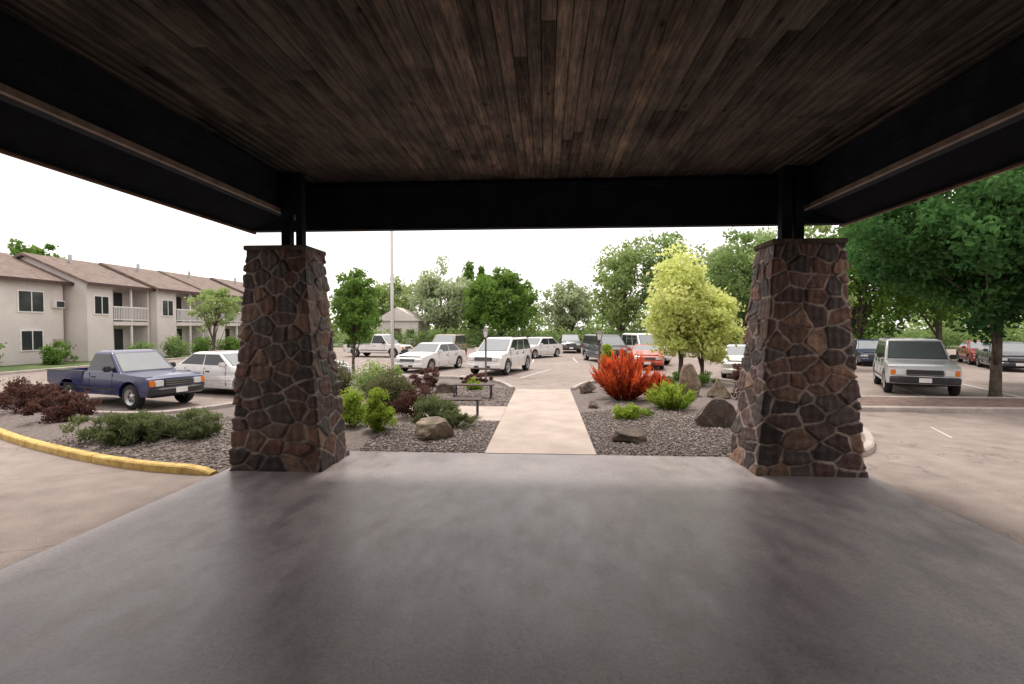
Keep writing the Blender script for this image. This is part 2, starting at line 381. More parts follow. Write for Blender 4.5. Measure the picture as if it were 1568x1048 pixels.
def pillar(name,x0,x1,y0,y1,tx0,tx1,ty0,ty1,H,seed,mcol=(.20,.172,.158),kcol=1.0):
    rg=np.random.default_rng(seed); e=empty(name,((x0+x1)/2,(y0+y1)/2,0))
    ox,oy=(x0+x1)/2,(y0+y1)/2
    res=.0145
    B=np.array([(x0,y0),(x1,y0),(x1,y1),(x0,y1)])-[ox,oy]; T=np.array([(tx0,ty0),(tx1,ty0),(tx1,ty1),(tx0,ty1)])-[ox,oy]
    nrm=np.array([(0,-1),(1,0),(0,1),(-1,0)]); A=(B+T)/2
    s_list=[];base=[];top=[];nn=[]; s0=0
    for k in range(4):
        L=np.linalg.norm(A[(k+1)%4]-A[k]); n=int(L/res)
        for i in range(n):
            u=i/n; s_list.append(s0+L*u); base.append(B[k]*(1-u)+B[(k+1)%4]*u); top.append(T[k]*(1-u)+T[(k+1)%4]*u)
            w=(nrm[k]+nrm[k-1]) if i==0 else nrm[k]; nn.append(w)
        s0+=L
    per=s0; s=np.array(s_list); base=np.array(base);top=np.array(top);nn=np.array(nn,float); ns=len(s); nt_=int(H/res)
    t=np.linspace(0,1,nt_)
    tt=t**.86
    XY=base[None]*(1-tt)[:,None,None]+top[None]*tt[:,None,None]
    SS,ZZ=np.meshgrid(s,t*H)
    sd=[]; tries=0
    while tries<12000 and len(sd)<185:
        tries+=1; p=np.array([rg.random()*per,rg.random()*H]); ok=True; mr=.235 if tries<260 else (.165 if tries<1800 else .105)
        for q in sd:
            dx=abs(p[0]-q[0]); dx=min(dx,per-dx)
            if (dx*.85)**2+(p[1]-q[1])**2*1.35<mr*mr*1.4: ok=False;break
        if ok: sd.append(p)
    sd=np.array(sd); n0=len(sd)
    sc=np.array([.85,1.16])
    w1=.010*np.sin(SS*9+ZZ*5+seed)+.005*np.sin(SS*33-ZZ*27); w2=.010*np.sin(ZZ*8-SS*6)+.005*np.sin(ZZ*35+SS*23+2)
    P=np.stack([(SS+w1)*sc[0],(ZZ+w2)*sc[1]],-1).reshape(-1,2)
    ext=np.concatenate([sd,sd+[per,0],sd-[per,0]]); Q=ext*sc
    wt=rg.uniform(-.009,.009,n0); WT=np.concatenate([wt,wt,wt])
    I1=np.empty(len(P),int);ED=np.empty(len(P))
    for c in range(0,len(P),4000):
        d2=((P[c:c+4000,None]-Q[None])**2).sum(2)-WT[None]; ii=np.argmin(d2,1); ar=np.arange(len(ii))
        f1=d2[ar,ii]; sep=np.linalg.norm(Q[ii][:,None]-Q[None],axis=2); sep[ar,ii]=1e9
        ed=(d2-f1[:,None])/(2*sep); ed[ar,ii]=1e9; ED[c:c+4000]=ed.min(1); I1[c:c+4000]=ii%n0
    ED=ED.reshape(SS.shape);I1=I1.reshape(SS.shape)
    mort=.0115+.005*np.sin(SS*11+ZZ*17)+.003*np.sin(SS*41-ZZ*37)
    k=np.clip((ED-mort)/.012,0,1); k=k*k*(3-2*k)
    hs=rg.uniform(.006,.036,n0); ta=rg.normal(size=(n0,2))*.07
    ds=SS-sd[I1][...,0]; ds=(ds+per/2)%per-per/2; dz=ZZ-sd[I1][...,1]
    rough=.003*np.sin(SS*50+I1)+.003*np.sin(ZZ*43+I1*2)
    disp=k*np.clip(hs[I1]+ta[I1][...,0]*ds+ta[I1][...,1]*dz+rough,.003,.06)
    V=np.zeros((nt_,ns,3)); V[...,:2]=XY+nn[None]*disp[...,None]; V[...,2]=ZZ
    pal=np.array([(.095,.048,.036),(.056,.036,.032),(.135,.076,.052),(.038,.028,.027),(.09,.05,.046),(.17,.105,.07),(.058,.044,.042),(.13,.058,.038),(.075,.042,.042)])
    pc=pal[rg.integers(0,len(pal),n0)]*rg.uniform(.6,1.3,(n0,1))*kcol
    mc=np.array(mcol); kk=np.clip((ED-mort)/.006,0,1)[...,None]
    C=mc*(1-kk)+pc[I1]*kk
    i=np.arange(nt_-1)[:,None]*ns; j=np.arange(ns)[None]; j2=(j+1)%ns
    F=np.stack([i+j,i+j2,i+ns+j2,i+ns+j],-1).reshape(-1,4)
    me=np_mesh('flagstones',V.reshape(-1,3),F,col=C.reshape(-1,3)); obj('flagstones',me,M['stone'],e,smooth=True)
    cx=box('cap_slab',tx0-ox-.045,tx1-ox+.045,ty0-oy-.045,ty1-oy+.045,H-.03,H+.045,M['rockd'],e,.012)
    return e
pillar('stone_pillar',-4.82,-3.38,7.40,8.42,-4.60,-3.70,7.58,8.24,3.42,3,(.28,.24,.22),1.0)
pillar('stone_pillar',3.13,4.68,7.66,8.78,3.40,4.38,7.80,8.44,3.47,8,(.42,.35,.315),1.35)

# ------------------------------------------------------------ canopy
can=empty('entrance_canopy')
XL,XR=-4.25,4.05; OL,OR=-5.08,4.78; YF=8.62; YB=-2.5; ZB=3.87; ZC=4.66; ZS=4.06
for a,b,y in ((-4.20,-4.06,7.92),(-3.96,-3.86,7.92),(3.60,3.75,8.1),(3.79,3.93,8.1)):
    box('post',a,b,y-.08,y+.08,3.4,ZC,M['dark'],can,.008)
box('side_beam_left',XL-.2,XL,YB,YF-.12,ZS,ZC+.1,M['dark'],can)
box('side_beam_right',XR,XR+.2,YB,YF-.12,ZS,ZC+.1,M['dark'],can)
box('trim_left',XL-.005,XL+.05,YB,YF-.13,ZS-.03,ZS+.03,M['strip'],can)
box('trim_right',XR-.05,XR+.005,YB,YF-.13,ZS-.03,ZS+.03,M['strip'],can)
box('upper_trim_left',XL,XL+.03,YB,YF-.13,ZS+.30,ZS+.33,M['dark'],can)
box('upper_trim_right',XR-.03,XR,YB,YF-.13,ZS+.30,ZS+.33,M['dark'],can)
box('front_beam',OL+.02,OR-.02,YF-.12,YF+.04,ZB,ZC+.1,M['dark'],can)
box('front_ledge',XL+.05,XR-.05,YF-.16,YF-.123,ZC-.14,ZC-.05,M['dark'],can)
for nm,xi,xo in (('soffit_left',XL-.2,OL),('soffit_right',XR+.2,OR)):
    poly(nm,[(xi,YB,ZS+.01),(xo,YB,ZB+.02),(xo,YF-.12,ZB+.02),(xi,YF-.12,ZS+.01),(xi,YB,ZS+.05),(xo,YB,ZB+.06),(xo,YF-.12,ZB+.06),(xi,YF-.12,ZS+.05)],[(0,1,2,3),(7,6,5,4),(0,4,5,1),(1,5,6,2),(2,6,7,3),(3,7,4,0)],M['soffit'],can)
box('fascia_left',OL-.03,OL,YB,YF+.04,ZB-.0,ZC+.2,M['dark'],can)
box('fascia_right',OR,OR+.03,YB,YF+.04,ZB-.0,ZC+.2,M['dark'],can)
box('fascia_edge_left',OL-.045,OL-.005,YB,YF+.04,ZB-.03,ZB-.002,M['rim'],can)
box('fascia_edge_right',OR+.005,OR+.045,YB,YF+.04,ZB-.03,ZB-.002,M['rim'],can)
ZR=ZC+.22
poly('roof',[(OL-.05,YB,ZR),(OR+.05,YB,ZR),(OR+.05,YF+.1,ZR),(OL-.05,YF+.1,ZR),(-.1,YB,ZR+1.7),(-.1,YF-4,ZR+1.7)],[(0,1,4),(1,2,5,4),(2,3,5),(3,0,4,5),(3,2,1,0)],M['shingle'],can)
def plankmat():
    m,nt,b=newmat('weathered_shaded_planks'); a=N(nt,'ShaderNodeAttribute',attribute_name='tint')
    tc=N(nt,'ShaderNodeTexCoord').outputs['Object']
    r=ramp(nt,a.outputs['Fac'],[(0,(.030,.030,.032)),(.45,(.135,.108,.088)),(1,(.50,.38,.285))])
    g=noise(nt,tc,1,6,.75,(38,2.2,10)); gr=ramp(nt,g.outputs[0],[(.32,(.25,.25,.26)),(.5,(.95,.95,.95)),(.68,(1.9,1.82,1.75))])
    c=mixc(nt,1.0,r.outputs[0],gr.outputs[0],'MULTIPLY')
    st=noise(nt,tc,1.5,5,.65,(1.2,.8,1)); sr=ramp(nt,st.outputs[0],[(.35,(.45,.46,.48)),(.65,(1.35,1.3,1.22))])
    c=mixc(nt,1.0,c,sr.outputs[0],'MULTIPLY')
    v=N(nt,'ShaderNodeTexVoronoi'); mp=N(nt,'ShaderNodeMapping'); mp.inputs['Scale'].default_value=(3.6,1.7,1); nt.links.new(tc,mp.inputs[0]); nt.links.new(mp.outputs[0],v.inputs['Vector']); v.inputs['Scale'].default_value=1.0
    kr=ramp(nt,v.outputs['Distance'],[(.06,(.10,.09,.08)),(.12,(1,1,1))])
    c=mixc(nt,.9,c,kr.outputs[0],'MULTIPLY')
    nt.links.new(c,b.inputs['Base Color']); b.inputs['Roughness'].default_value=.75; b.inputs['Specular IOR Level'].default_value=.25
    bump(nt,b,g.outputs[0],.6,.01); return m
M['plank']=plankmat()
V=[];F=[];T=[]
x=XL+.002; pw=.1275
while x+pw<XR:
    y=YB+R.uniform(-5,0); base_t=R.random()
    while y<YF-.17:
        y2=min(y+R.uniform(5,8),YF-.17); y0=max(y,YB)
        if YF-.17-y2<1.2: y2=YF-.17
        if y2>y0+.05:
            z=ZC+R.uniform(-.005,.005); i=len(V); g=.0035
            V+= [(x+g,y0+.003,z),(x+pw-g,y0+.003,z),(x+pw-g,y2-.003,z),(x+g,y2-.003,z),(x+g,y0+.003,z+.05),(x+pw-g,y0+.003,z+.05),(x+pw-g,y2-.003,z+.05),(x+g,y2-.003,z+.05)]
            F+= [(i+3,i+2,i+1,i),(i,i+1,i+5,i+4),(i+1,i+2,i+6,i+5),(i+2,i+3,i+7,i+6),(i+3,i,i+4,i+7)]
            cx=x+.3; t=.14+.13*(.6*base_t+.4*R.random())+.40*math.exp(-(cx/1.8)**2)*(.65+.35*R.random())+(.10 if R.random()<.13 else 0)-(.08 if R.random()<.12 else 0)  # light falloff painted into plank tint: bright centre, dark sides, plus random board tone
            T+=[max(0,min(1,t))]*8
        y=y2
    x+=pw
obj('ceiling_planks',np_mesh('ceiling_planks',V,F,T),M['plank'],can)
box('ceiling_backing',XL,XR,YB,YF-.12,ZC+.06,ZC+.09,M['dark'],can)
eb=empty('lobby_building')
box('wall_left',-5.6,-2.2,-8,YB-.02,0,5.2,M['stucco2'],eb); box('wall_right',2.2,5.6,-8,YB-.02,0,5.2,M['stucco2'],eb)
box('added_shade_wing_left',-20,-5.62,-8,1.0,0,5.2,M['stucco2'],eb); box('added_shade_wing_right',5.62,20,-8,1.0,0,5.2,M['stucco2'],eb)  # unseen wings, added to block side sky light and darken the near slab
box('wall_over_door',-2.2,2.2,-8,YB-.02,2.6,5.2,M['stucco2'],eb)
box('glass_doors',-2.2,2.2,YB-.3,YB-.24,0.02,2.6,M['glassd'],eb)
for xx in (-2.15,-1.1,0,1.1,2.15): box('door_frame',xx-.04,xx+.04,YB-.24,YB-.16,0.02,2.6,M['plastic'],eb)
box('roof_block',-20.3,20.3,-8.3,YB-.01,5.2,5.5,M['shingle'],eb)
for a,b in ((-20.3,-5.4),(5.4,20.3)): box('added_shade_wing_roof',a,b,YB,1.3,5.202,5.5,M['shingle'],eb)

# ------------------------------------------------------------ apartments
apt=empty('apartment_building')
units=[(14,19.8,-31.6),(20,25.8,-30.8),(25.9,29.9,-30.0),(30,35.0,-28.7),(35.1,40.2,-28.2),(40.3,46,-27.9),(46.1,52,-27.4)]
def win(x,y0,y1,z0,z1):
    box('window_frame',x,x+.06,y0-.07,y1+.07,z0-.07,z1+.07,M['white'],apt); box('window_glass',x+.062,x+.07,y0,y1,z0,z1,M['glassd'],apt)
    box('window_mullion',x+.072,x+.09,(y0+y1)/2-.025,(y0+y1)/2+.025,z0,z1,M['white'],apt)
for i,(y0,y1,xf) in enumerate(units):
    L=y1-y0; sp=y0+L*(.95 if i==2 else .38); rec=1.4
    box('unit_wall',xf-8,xf-rec,y0,y1,0,5.0,M['stucco'],apt)
    box('unit_front_wall',xf-rec+.002,xf,y0+.003,sp,0,4.98,M['stucco'],apt)
    if i==2:
        win(xf,y0+1.1,y0+2.5,3.15,4.3); win(xf,y0+1.2,y0+2.4,.9,2.0)
        box('ac_unit',xf,xf+.3,y1-.95,y1-.35,3.4,3.85,M['white'],apt,.02); box('ac_grille',xf+.302,xf+.31,y1-.9,y1-.4,3.45,3.8,M['plastic'],apt)
        box('meter_box',xf,xf+.2,y1-.9,y1-.4,1.0,1.5,M['kerb'],apt)
    else:
        if L*.38>1.5: win(xf,y0+.5,y0+1.5,3.1,4.2)
        box('end_fin_wall',xf-rec+.002,xf-.003,y1-.16,y1-.002,0,4.97,M['stucco'],apt)
        box('balcony_floor',xf-rec+.004,xf+.05,sp+.002,y1-.162,2.35,2.6,M['stucco'],apt)
        box('balcony_post',xf-.12,xf-.01,(sp+y1)/2-.06,(sp+y1)/2+.06,.0,4.96,M['white'],apt)
        box('rail_top',xf+.0,xf+.06,sp,y1-.16,3.55,3.63,M['white'],apt); box('rail_bottom',xf+.005,xf+.055,sp,y1-.16,2.7,2.76,M['white'],apt)
        y=sp+.1
        while y<y1-.2: box('baluster',xf+.01,xf+.05,y-.02,y+.02,2.76,3.55,M['white'],apt); y+=.13
        for z in (.1,2.65):
            box('patio_door',xf-rec,xf-rec+.05,sp+.5,y1-.8,z,z+2.0,M['glassd'],apt); box('door_frame',xf-rec+.052,xf-rec+.07,(sp+y1)/2-.1,(sp+y1)/2-.02,z,z+2,M['white'],apt)
    r=xf-4; ze=4.98; zr=6.75; o=.45; a,b=y0-.3,y1+.12
    th=.16
    P=[]
    for yy in (a,b):
        P+=[(xf+o,yy,ze-.12),(r,yy,zr),(xf-8-o,yy,ze-.12),(xf+o,yy,ze-.12+th),(r,yy,zr+th),(xf-8-o,yy,ze-.12+th)]
    poly('roof_%d'%i,P,[(3,4,10,9),(4,5,11,10),(0,6,7,1),(1,7,8,2),(0,1,4,3),(1,2,5,4),(6,9,10,7),(7,10,11,8),(0,3,9,6),(2,8,11,5)],M['shingle'],apt)
    poly('gable_wall',[(xf-.02,y0+.01,4.97),(r,y0+.01,zr-.02),(xf-7.98,y0+.01,4.97)],[(0,1,2)],M['stucco'],apt)
    box('fascia_board',xf+o,xf+o+.03,a,b,ze-.16,ze+.05,M['brown'],apt)
    box('rake_board_%d'%i,xf+o-.02,xf+o+.0,a-.03,a-.005,ze-.16,ze+.05,M['brown'],apt)
    box('chimney_vent',r+.8,r+.95,y0+2,y0+2.15,zr-.3,zr+.35,M['steel'],apt)
hs=empty('white_house',(-17.5,62,0)); box('walls',-2.5,2.5,-3,3,0,3,M['stucco'],hs)
poly('roof',[(-2.8,-3.3,3),(2.8,-3.3,3),(2.8,3.3,3),(-2.8,3.3,3),(0,-3.3,4.6),(0,3.3,4.6)],[(0,4,5,3),(1,2,5,4),(0,1,4),(2,3,5)],M['stucco'],hs)
box('door',-.5,.5,-3.05,-3.01,0,2.1,M['brown'],hs); box('window',1.1,2,-3.05,-3.01,1,2,M['glassd'],hs)

# ------------------------------------------------------------ cars
def lathe(name,prof,mat,parent,loc,seg=24):
    V=[];F=[];n=len(prof)
    for k in range(seg):
        t=2*math.pi*k/seg
        for (r,y) in prof: V.append((r*math.cos(t),y,r*math.sin(t)))
    for k in range(seg):
        k2=(k+1)%seg
        for j in range(n-1): F.append((k*n+j,k2*n+j,k2*n+j+1,k*n+j+1))
    me=D.meshes.new(name); me.from_pydata(V,[],F); me.update(); return obj(name,me,mat,parent,loc,True)
paints={}
def paint(c,rough=.28):
    k=(c,rough)
    if k not in paints:
        m=plain('car_paint',c,rough,0,.7); m.node_tree.nodes['Principled BSDF'].inputs['Coat Roughness'].default_value=.06; paints[k]=m
    return paints[k]
def car(name,kind,c,x,y,hd,L=4.6,W=1.78,H=1.42,stripe=None,roofc=None,rim='steel'):
    e=empty(name,(x,y,0),math.radians(hd)); P=paint(c); h=L/2
    zb=.24; wr=.32; ar=.385
    if kind=='sedan': xf,xr=h-.88,-h+.98; belt=.92; top=[(-h,.5),(-h+.03,.78),(-h+.12,.95),(-h+.85,.99),(h-1.45,.97),(h-1.2,.93),(h-.35,.80),(h-.08,.68),(h,.52)]; cab=(-h+.55,h-1.25,-h+1.3,h-2.1)
    elif kind=='suv': wr=.37;ar=.44;zb=.32; xf,xr=h-.88,-h+.95; belt=1.08; top=[(-h,.55),(-h+.02,.9),(-h+.06,1.08),(h-1.25,1.08),(h-1.05,1.04),(h-.3,.95),(h-.08,.82),(h,.58)]; cab=(-h+.07,h-1.0,-h+.45,h-1.95)
    elif kind=='van': wr=.33;ar=.40;zb=.28; xf,xr=h-.8,-h+.9; belt=1.05; top=[(-h,.5),(-h+.02,.9),(-h+.04,1.05),(h-1.0,1.05),(h-.85,1.0),(h-.15,.85),(h-.03,.7),(h,.55)]; cab=(-h+.05,h-.85,-h+.25,h-1.75)
    elif kind=='pickup': wr=.34;ar=.42;zb=.36; xf,xr=h-.80,-h+1.05; belt=.98; top=[(-h+.02,.55),(-h+.05,.66),(h-2.75,.66),(h-2.7,.98),(h-1.3,.98),(h-1.1,.95),(h-.2,.89),(h-.05,.82),(h,.6)]; cab=(h-2.68,h-1.2,h-2.45,h-1.85)
    elif kind=='bigsuv': wr=.39;ar=.46;zb=.38; xf,xr=h-.85,-h+1.05; belt=1.12; top=[(-h,.6),(-h+.02,.9),(-h+.05,1.12),(h-1.6,1.12),(h-1.4,1.08),(h-.5,1.0),(h-.2,.94),(h-.06,.84),(h,.60)]; cab=(-h+.06,h-1.40,-h+.35,h-2.25)
    pts=[(-h+.04,zb+.05)]+top+[(h-.03,zb+.06),(h-.12,zb)]
    for xc in (xf,xr):
        t0=math.asin((zb-wr)/ar)
        for i in range(13):
            t=t0+(math.pi-2*t0)*i/12; pts.append((xc+ar*math.cos(t),wr+ar*math.sin(t)))
    pts.append((-h+.12,zb))
    bm=bmesh.new(); f=bm.faces.new([bm.verts.new((px,-W/2,pz)) for px,pz in pts])
    ex=bmesh.ops.extrude_face_region(bm,geom=[f]); 
    for v in ex['geom']:
        if isinstance(v,bmesh.types.BMVert): v.co.y=W/2
    for z in (.4,.5,.62,.74,.86,.95,1.05):
        bmesh.ops.bisect_plane(bm,geom=bm.verts[:]+bm.edges[:]+bm.faces[:],plane_co=(0,0,z),plane_no=(0,0,1))
    for xx in (-h+.15,-h+.35,-h+.7,0,h-.7,h-.35,h-.15):
        bmesh.ops.bisect_plane(bm,geom=bm.verts[:]+bm.edges[:]+bm.faces[:],plane_co=(xx,0,0),plane_no=(1,0,0))
    for yy in (-W*.38,-W*.2,0,W*.2,W*.38):
        bmesh.ops.bisect_plane(bm,geom=bm.verts[:]+bm.edges[:]+bm.faces[:],plane_co=(0,yy,0),plane_no=(0,1,0))
    box_y={'pickup':.55,'bigsuv':.85}.get(kind,1)
    def wid(xx,z):
        return (1-.10*box_y*max(0,(z-.62)/.5)**1.5-.06*max(0,(.5-z)/.25)**1.5)*(1-.13*box_y*(abs(xx)/h)**8)
    for v in bm.verts:
        w=wid(v.co.x,v.co.z); fr=abs(v.co.y)/(W/2)
        v.co.y*=w
        if v.co.z>.8 and fr<.9: v.co.z+=.02*(1-fr*fr)
        if abs(v.co.x)>h-.2: v.co.x*=1-(.045*box_y)*fr*fr
    bmesh.ops.recalc_face_normals(bm,faces=bm.faces[:])
    me=D.meshes.new('body'); bm.to_mesh(me); bm.free(); o=obj('body',me,P,e,smooth=True)
    bv=o.modifiers.new('b','BEVEL'); bv.width=.028; bv.segments=2; bv.limit_method='ANGLE'; bv.angle_limit=math.radians(38)
    wn=o.modifiers.new('w','WEIGHTED_NORMAL')
    b0,b1,t0,t1=cab; wb=W*wid(0,belt)/2*.985; wt=W*(.36 if kind in('sedan',) else .385); zb2=belt-.03
    ZT=H
    def sec(x0,x1,w,z,cr=.0):
        return [(x0,-w,z),(x1,-w,z),(x1,w,z),(x0,w,z)]
    mid=.93; 
    def lerp(a,b,t): return a+(b-a)*t
    Vv=sec(b0,b1,wb,zb2)+sec(lerp(b0,t0,mid),lerp(b1,t1,mid),lerp(wb,wt,mid),lerp(zb2,ZT,mid))+sec(t0+.1,t1-.12,wt-.09,ZT)
    Ff=[]
    for k in (0,4):
        for j in range(4): Ff.append((k+j,k+(j+1)%4,k+4+(j+1)%4,k+4+j))
    Ff.append((8,9,10,11))
    me=D.meshes.new('cabin'); me.from_pydata(Vv,[],Ff); me.update(); o=obj('cabin',me,paint(roofc) if roofc else P,e,smooth=True)
    bv=o.modifiers.new('b','BEVEL'); bv.width=.05; bv.segments=3; bv.limit_method='ANGLE'; bv.angle_limit=math.radians(12); o.modifiers.new('w','WEIGHTED_NORMAL')
    def quadpanel(nm,q,u0,u1,v0,v1,off,mat):
        A,B,C_,D_=[Vector(p) for p in q]; f=lambda u,v:(A.lerp(B,u)).lerp(D_.lerp(C_,u),v)
        n=(B-A).cross(D_-A).normalized(); ps=[f(u0,v0),f(u1,v0),f(u1,v1),f(u0,v1)]
        poly(nm,[p+n*off for p in ps],[(0,1,2,3)],mat,e)
    G=M['glassd']; c8=[Vector(p) for p in Vv]
    quadpanel('windscreen_seal',(c8[1],c8[2],c8[6],c8[5]),.045,.955,.07,.945,.005,M['plastic'])
    quadpanel('windscreen',(c8[1],c8[2],c8[6],c8[5]),.065,.935,.10,.92,.008,M['glassw'])
    quadpanel('rear_window',(c8[3],c8[0],c8[4],c8[7]),.08,.92,.15,.9,.007,G)
    nW=1 if kind=='pickup' else (3 if kind in('suv','van','bigsuv') else 2)
    for sgn in (0,1):
        q=(c8[0],c8[1],c8[5],c8[4]) if sgn==0 else (c8[2],c8[3],c8[7],c8[6])
        e0,e1=.045,.955
        for k in range(nW):
            u0=lerp(e0,e1,k/nW)+.012; u1=lerp(e0,e1,(k+1)/nW)-.012
            quadpanel('side_window',q,u0,u1,.12,.90,.007,G)
    box('underbody',-h+.25,h-.25,-W/2+.27,W/2-.27,zb-.05,.8 if kind!='pickup' else .6,M['black'],e)
    tw=.21
    for xc in (xf,xr):
        for s in (-1,1):
            yc=s*(W/2-.135)
            lathe('tyre',[(wr*.6,-tw/2+.01),(wr*.93,-tw/2),(wr,-tw/2+.04),(wr,tw/2-.04),(wr*.93,tw/2),(wr*.6,tw/2-.01)],M['black'],e,(xc,yc,wr))
            lathe('wheel_rim',[(0,s*(tw/2-.02)),(wr*.16,s*(tw/2-.02)),(wr*.2,s*(tw/2-.05)),(wr*.48,s*(tw/2-.035)),(wr*.58,s*(tw/2-.01)),(wr*.64,s*(tw/2-.0))],M[rim],e,(xc,yc,wr))
            for k in range(6):
                t=2*math.pi*k/6; yy=yc+s*(tw/2-.043)
                o=box('wheel_slot',-wr*.09,wr*.09,-.008,.008,-wr*.05,wr*.05,M['black'],e); o.location=(xc+wr*.36*math.cos(t),yy,wr+wr*.36*math.sin(t)); o.rotation_euler=(0,-t+math.pi/2,0)
    z1={'sedan':.62,'suv':.78,'van':.72,'pickup':.72,'bigsuv':.76}[kind]; hh={'sedan':.12,'suv':.16,'van':.18,'pickup':.17,'bigsuv':.18}[kind]
    wf=W*wid(h,z1)/2
    xn=h-.0
    boxy=kind in('pickup','bigsuv')
    box('grille',xn-.12,xn+.012,-wf*.52,wf*.52,z1-hh/2,z1+hh/2,M['plastic'],e,.01)
    for k in range(1 if kind=='bigsuv' else 3): box('grille_bar',xn-.02,xn+.022,-wf*.5,wf*.5,z1-hh/2+hh*(k+.5)/3-.006,z1-hh/2+hh*(k+.5)/3+.006,M['steel'],e)
    for s in (-1,1):
        a,b=sorted((s*wf*.55,s*wf*.84)); box('headlight',xn-.2,xn+.012-(0 if kind=='pickup' else .03),a,b,z1-hh/2,z1+hh/2-.01,M['lampglass'],e,.015)
        a,b=sorted((s*wf*.85,s*wf*(.99))); box('turn_lamp',xn-.25,xn-.01-(.0 if kind=='pickup' else .07),a,b,z1-hh/2,z1+hh/2-.01,M['amber'] if boxy else M['lampglass'],e,.012)
        zt={'sedan':.78,'suv':.95,'van':.95,'pickup':.72,'bigsuv':.95}[kind]
        a,b=sorted((s*wf*.74,s*(wf*1.0))); box('tail_light',-h-.01,-h+.14,a,b,zt-.12,zt+.08,M['red'],e,.01)
        box('mirror',cab[1]-.42,cab[1]-.30,*sorted((s*(wb+.0),s*(wb+.20))),belt+.02,belt+.17,P if not boxy else M['plastic'],e,.03)
        seams=[cab[1]-.28,cab[1]-1.25]+([cab[1]-2.15] if kind!='pickup' else [])
        for xx in seams:
            for (za,zc) in ((zb+.1,.6),(.6,.78),(.78,belt-.03)):
                w_=W/2*wid(0,(za+zc)/2); box('door_seam',xx-.006,xx+.006,*sorted((s*(w_-.02),s*(w_+.0035))),za,zc,M['black'],e)
        for xx in seams[1:]: box('door_handle',xx+.08,xx+.25,*sorted((s*(W/2*wid(0,belt-.14)-.02),s*(W/2*wid(0,belt-.14)+.02))),belt-.16,belt-.12,M['plastic'],e,.008)
        box('side_moulding',xr+ar+.05,xf-ar-.05,*sorted((s*(W/2-.03),s*(W/2+.012))),.5,.56,M['plastic'] if boxy else P,e,.008)
        if stripe: box('lower_stripe',-h+.2,h-.2,*sorted((s*(W/2*wid(0,.78)-.02),s*(W/2*wid(0,.78)+.006))),.70,.84,paint(stripe),e)
    bm_=M['plastic'] if kind in('pickup','bigsuv') else P
    wbp=wf*1.0
    def bumper(nm,s):
        bm=bmesh.new(); n=9; rows=[]
        for zz,out in ((zb+.04,.0),(zb+.07,.08),(zb+.20,.09),(zb+.25,.02)):
            r=[]
            for k in range(n):
                u=-1+2*k/(n-1); xx=h-.10+(.10+out)*(1-.35*abs(u)**6)-.10*u**6
                r.append(bm.verts.new((s*xx,u*wbp*1.02,zz)))
            rows.append(r)
        for a,b in zip(rows,rows[1:]):
            for k in range(n-1): bm.faces.new((a[k],a[k+1],b[k+1],b[k]))
        back=[[bm.verts.new((s*(h-.2),-wbp*1.02,zz)),bm.verts.new((s*(h-.2),wbp*1.02,zz))] for zz in (zb+.04,zb+.25)]
        bm.faces.new([back[1][0]]+rows[-1]+[back[1][1]]); bm.faces.new([back[0][1]]+rows[0][::-1]+[back[0][0]])
        bm.faces.new([back[0][0]]+[r[0] for r in rows]+[back[1][0]]); bm.faces.new([back[1][1]]+[r[-1] for r in rows[::-1]]+[back[0][1]])
        bmesh.ops.recalc_face_normals(bm,faces=bm.faces[:]); me=D.meshes.new(nm); bm.to_mesh(me); bm.free(); obj(nm,me,bm_,e)
    bumper('front_bumper',1); bumper('rear_bumper',-1)
    if not boxy: box('air_intake',h-.02,h+.098,-wf*.5,wf*.5,zb+.07,zb+.15,M['plastic'],e,.01)
    box('number_plate',h+.085,h+.105,-.16,.16,zb+.08,zb+.22,M['white'],e); box('number_plate_rear',-h-.105,-h-.085,-.16,.16,zb+.08,zb+.22,M['white'],e)
    if kind=='pickup':
        bx=h-2.74
        for s in (-1,1):
            w1=W/2*wid(0,.8)
            box('bed_side',-h+.06,bx,*sorted((s*(w1-.1),s*(w1-.003))),.6,.97,P,e,.02)
            box('bed_rail',-h+.06,bx,*sorted((s*(w1-.11),s*(w1+.004))),.972,.995,M['plastic'],e)
        box('tailgate',-h+.02,-h+.08,-w1+.1,w1-.1,.6,.96,P,e,.01)
        box('bed_headboard',bx-.04,bx-.002,-w1+.1,w1-.1,.6,.96,P,e)
        box('bed_floor',-h+.1,bx-.05,-w1+.1,w1-.1,.662,.675,M['black'],e)
    if kind in('suv','bigsuv'):
        for s in (-1,1): box('roof_rail',t0+.3,t1-.3,*sorted((s*(wt-.14),s*(wt-.10))),H+.01,H+.045,M['plastic'],e,.01)
    return e
WH=(.74,.72,.71)
car('pickup_truck','pickup',(.016,.022,.105),-12.2,13.95,-17.5,4.5,1.66,1.56)
car('parked_car','sedan',WH,-10.6,16.5,-17.5,4.5,1.74,1.40)
car('parked_car','sedan',(.6,.6,.6),-9.9,19.4,-17.5,4.5,1.74,1.42)
car('parked_suv','suv',WH,-2.15,24.9,-107,4.6,1.84,1.72)
car('parked_car','sedan',WH,-5.9,26.2,-110,4.6,1.76,1.42)
car('parked_suv','van',(.22,.16,.12),-6.6,34,-95,4.6,1.8,1.75)
car('pickup_truck','pickup',WH,-12.6,37.5,-12,5.0,1.8,1.72)
car('parked_car','sedan',WH,-.6,37.4,-125,4.7,1.8,1.5)
car('parked_suv','suv',(.03,.03,.035),2.2,45.5,-90,4.6,1.8,1.6)
car('parked_suv','van',(.03,.035,.045),3.9,33.2,-75,4.7,1.85,1.75)
car('parked_van','van',(.70,.68,.66),6.2,32.2,-80,4.7,1.85,1.85,stripe=(.55,.08,.02))
car('parked_car','sedan',(.5,.06,.03),5.6,28.5,-100,4.5,1.75,1.25)
car('parked_car','sedan',WH,9.0,23.8,-110,4.5,1.75,1.42)
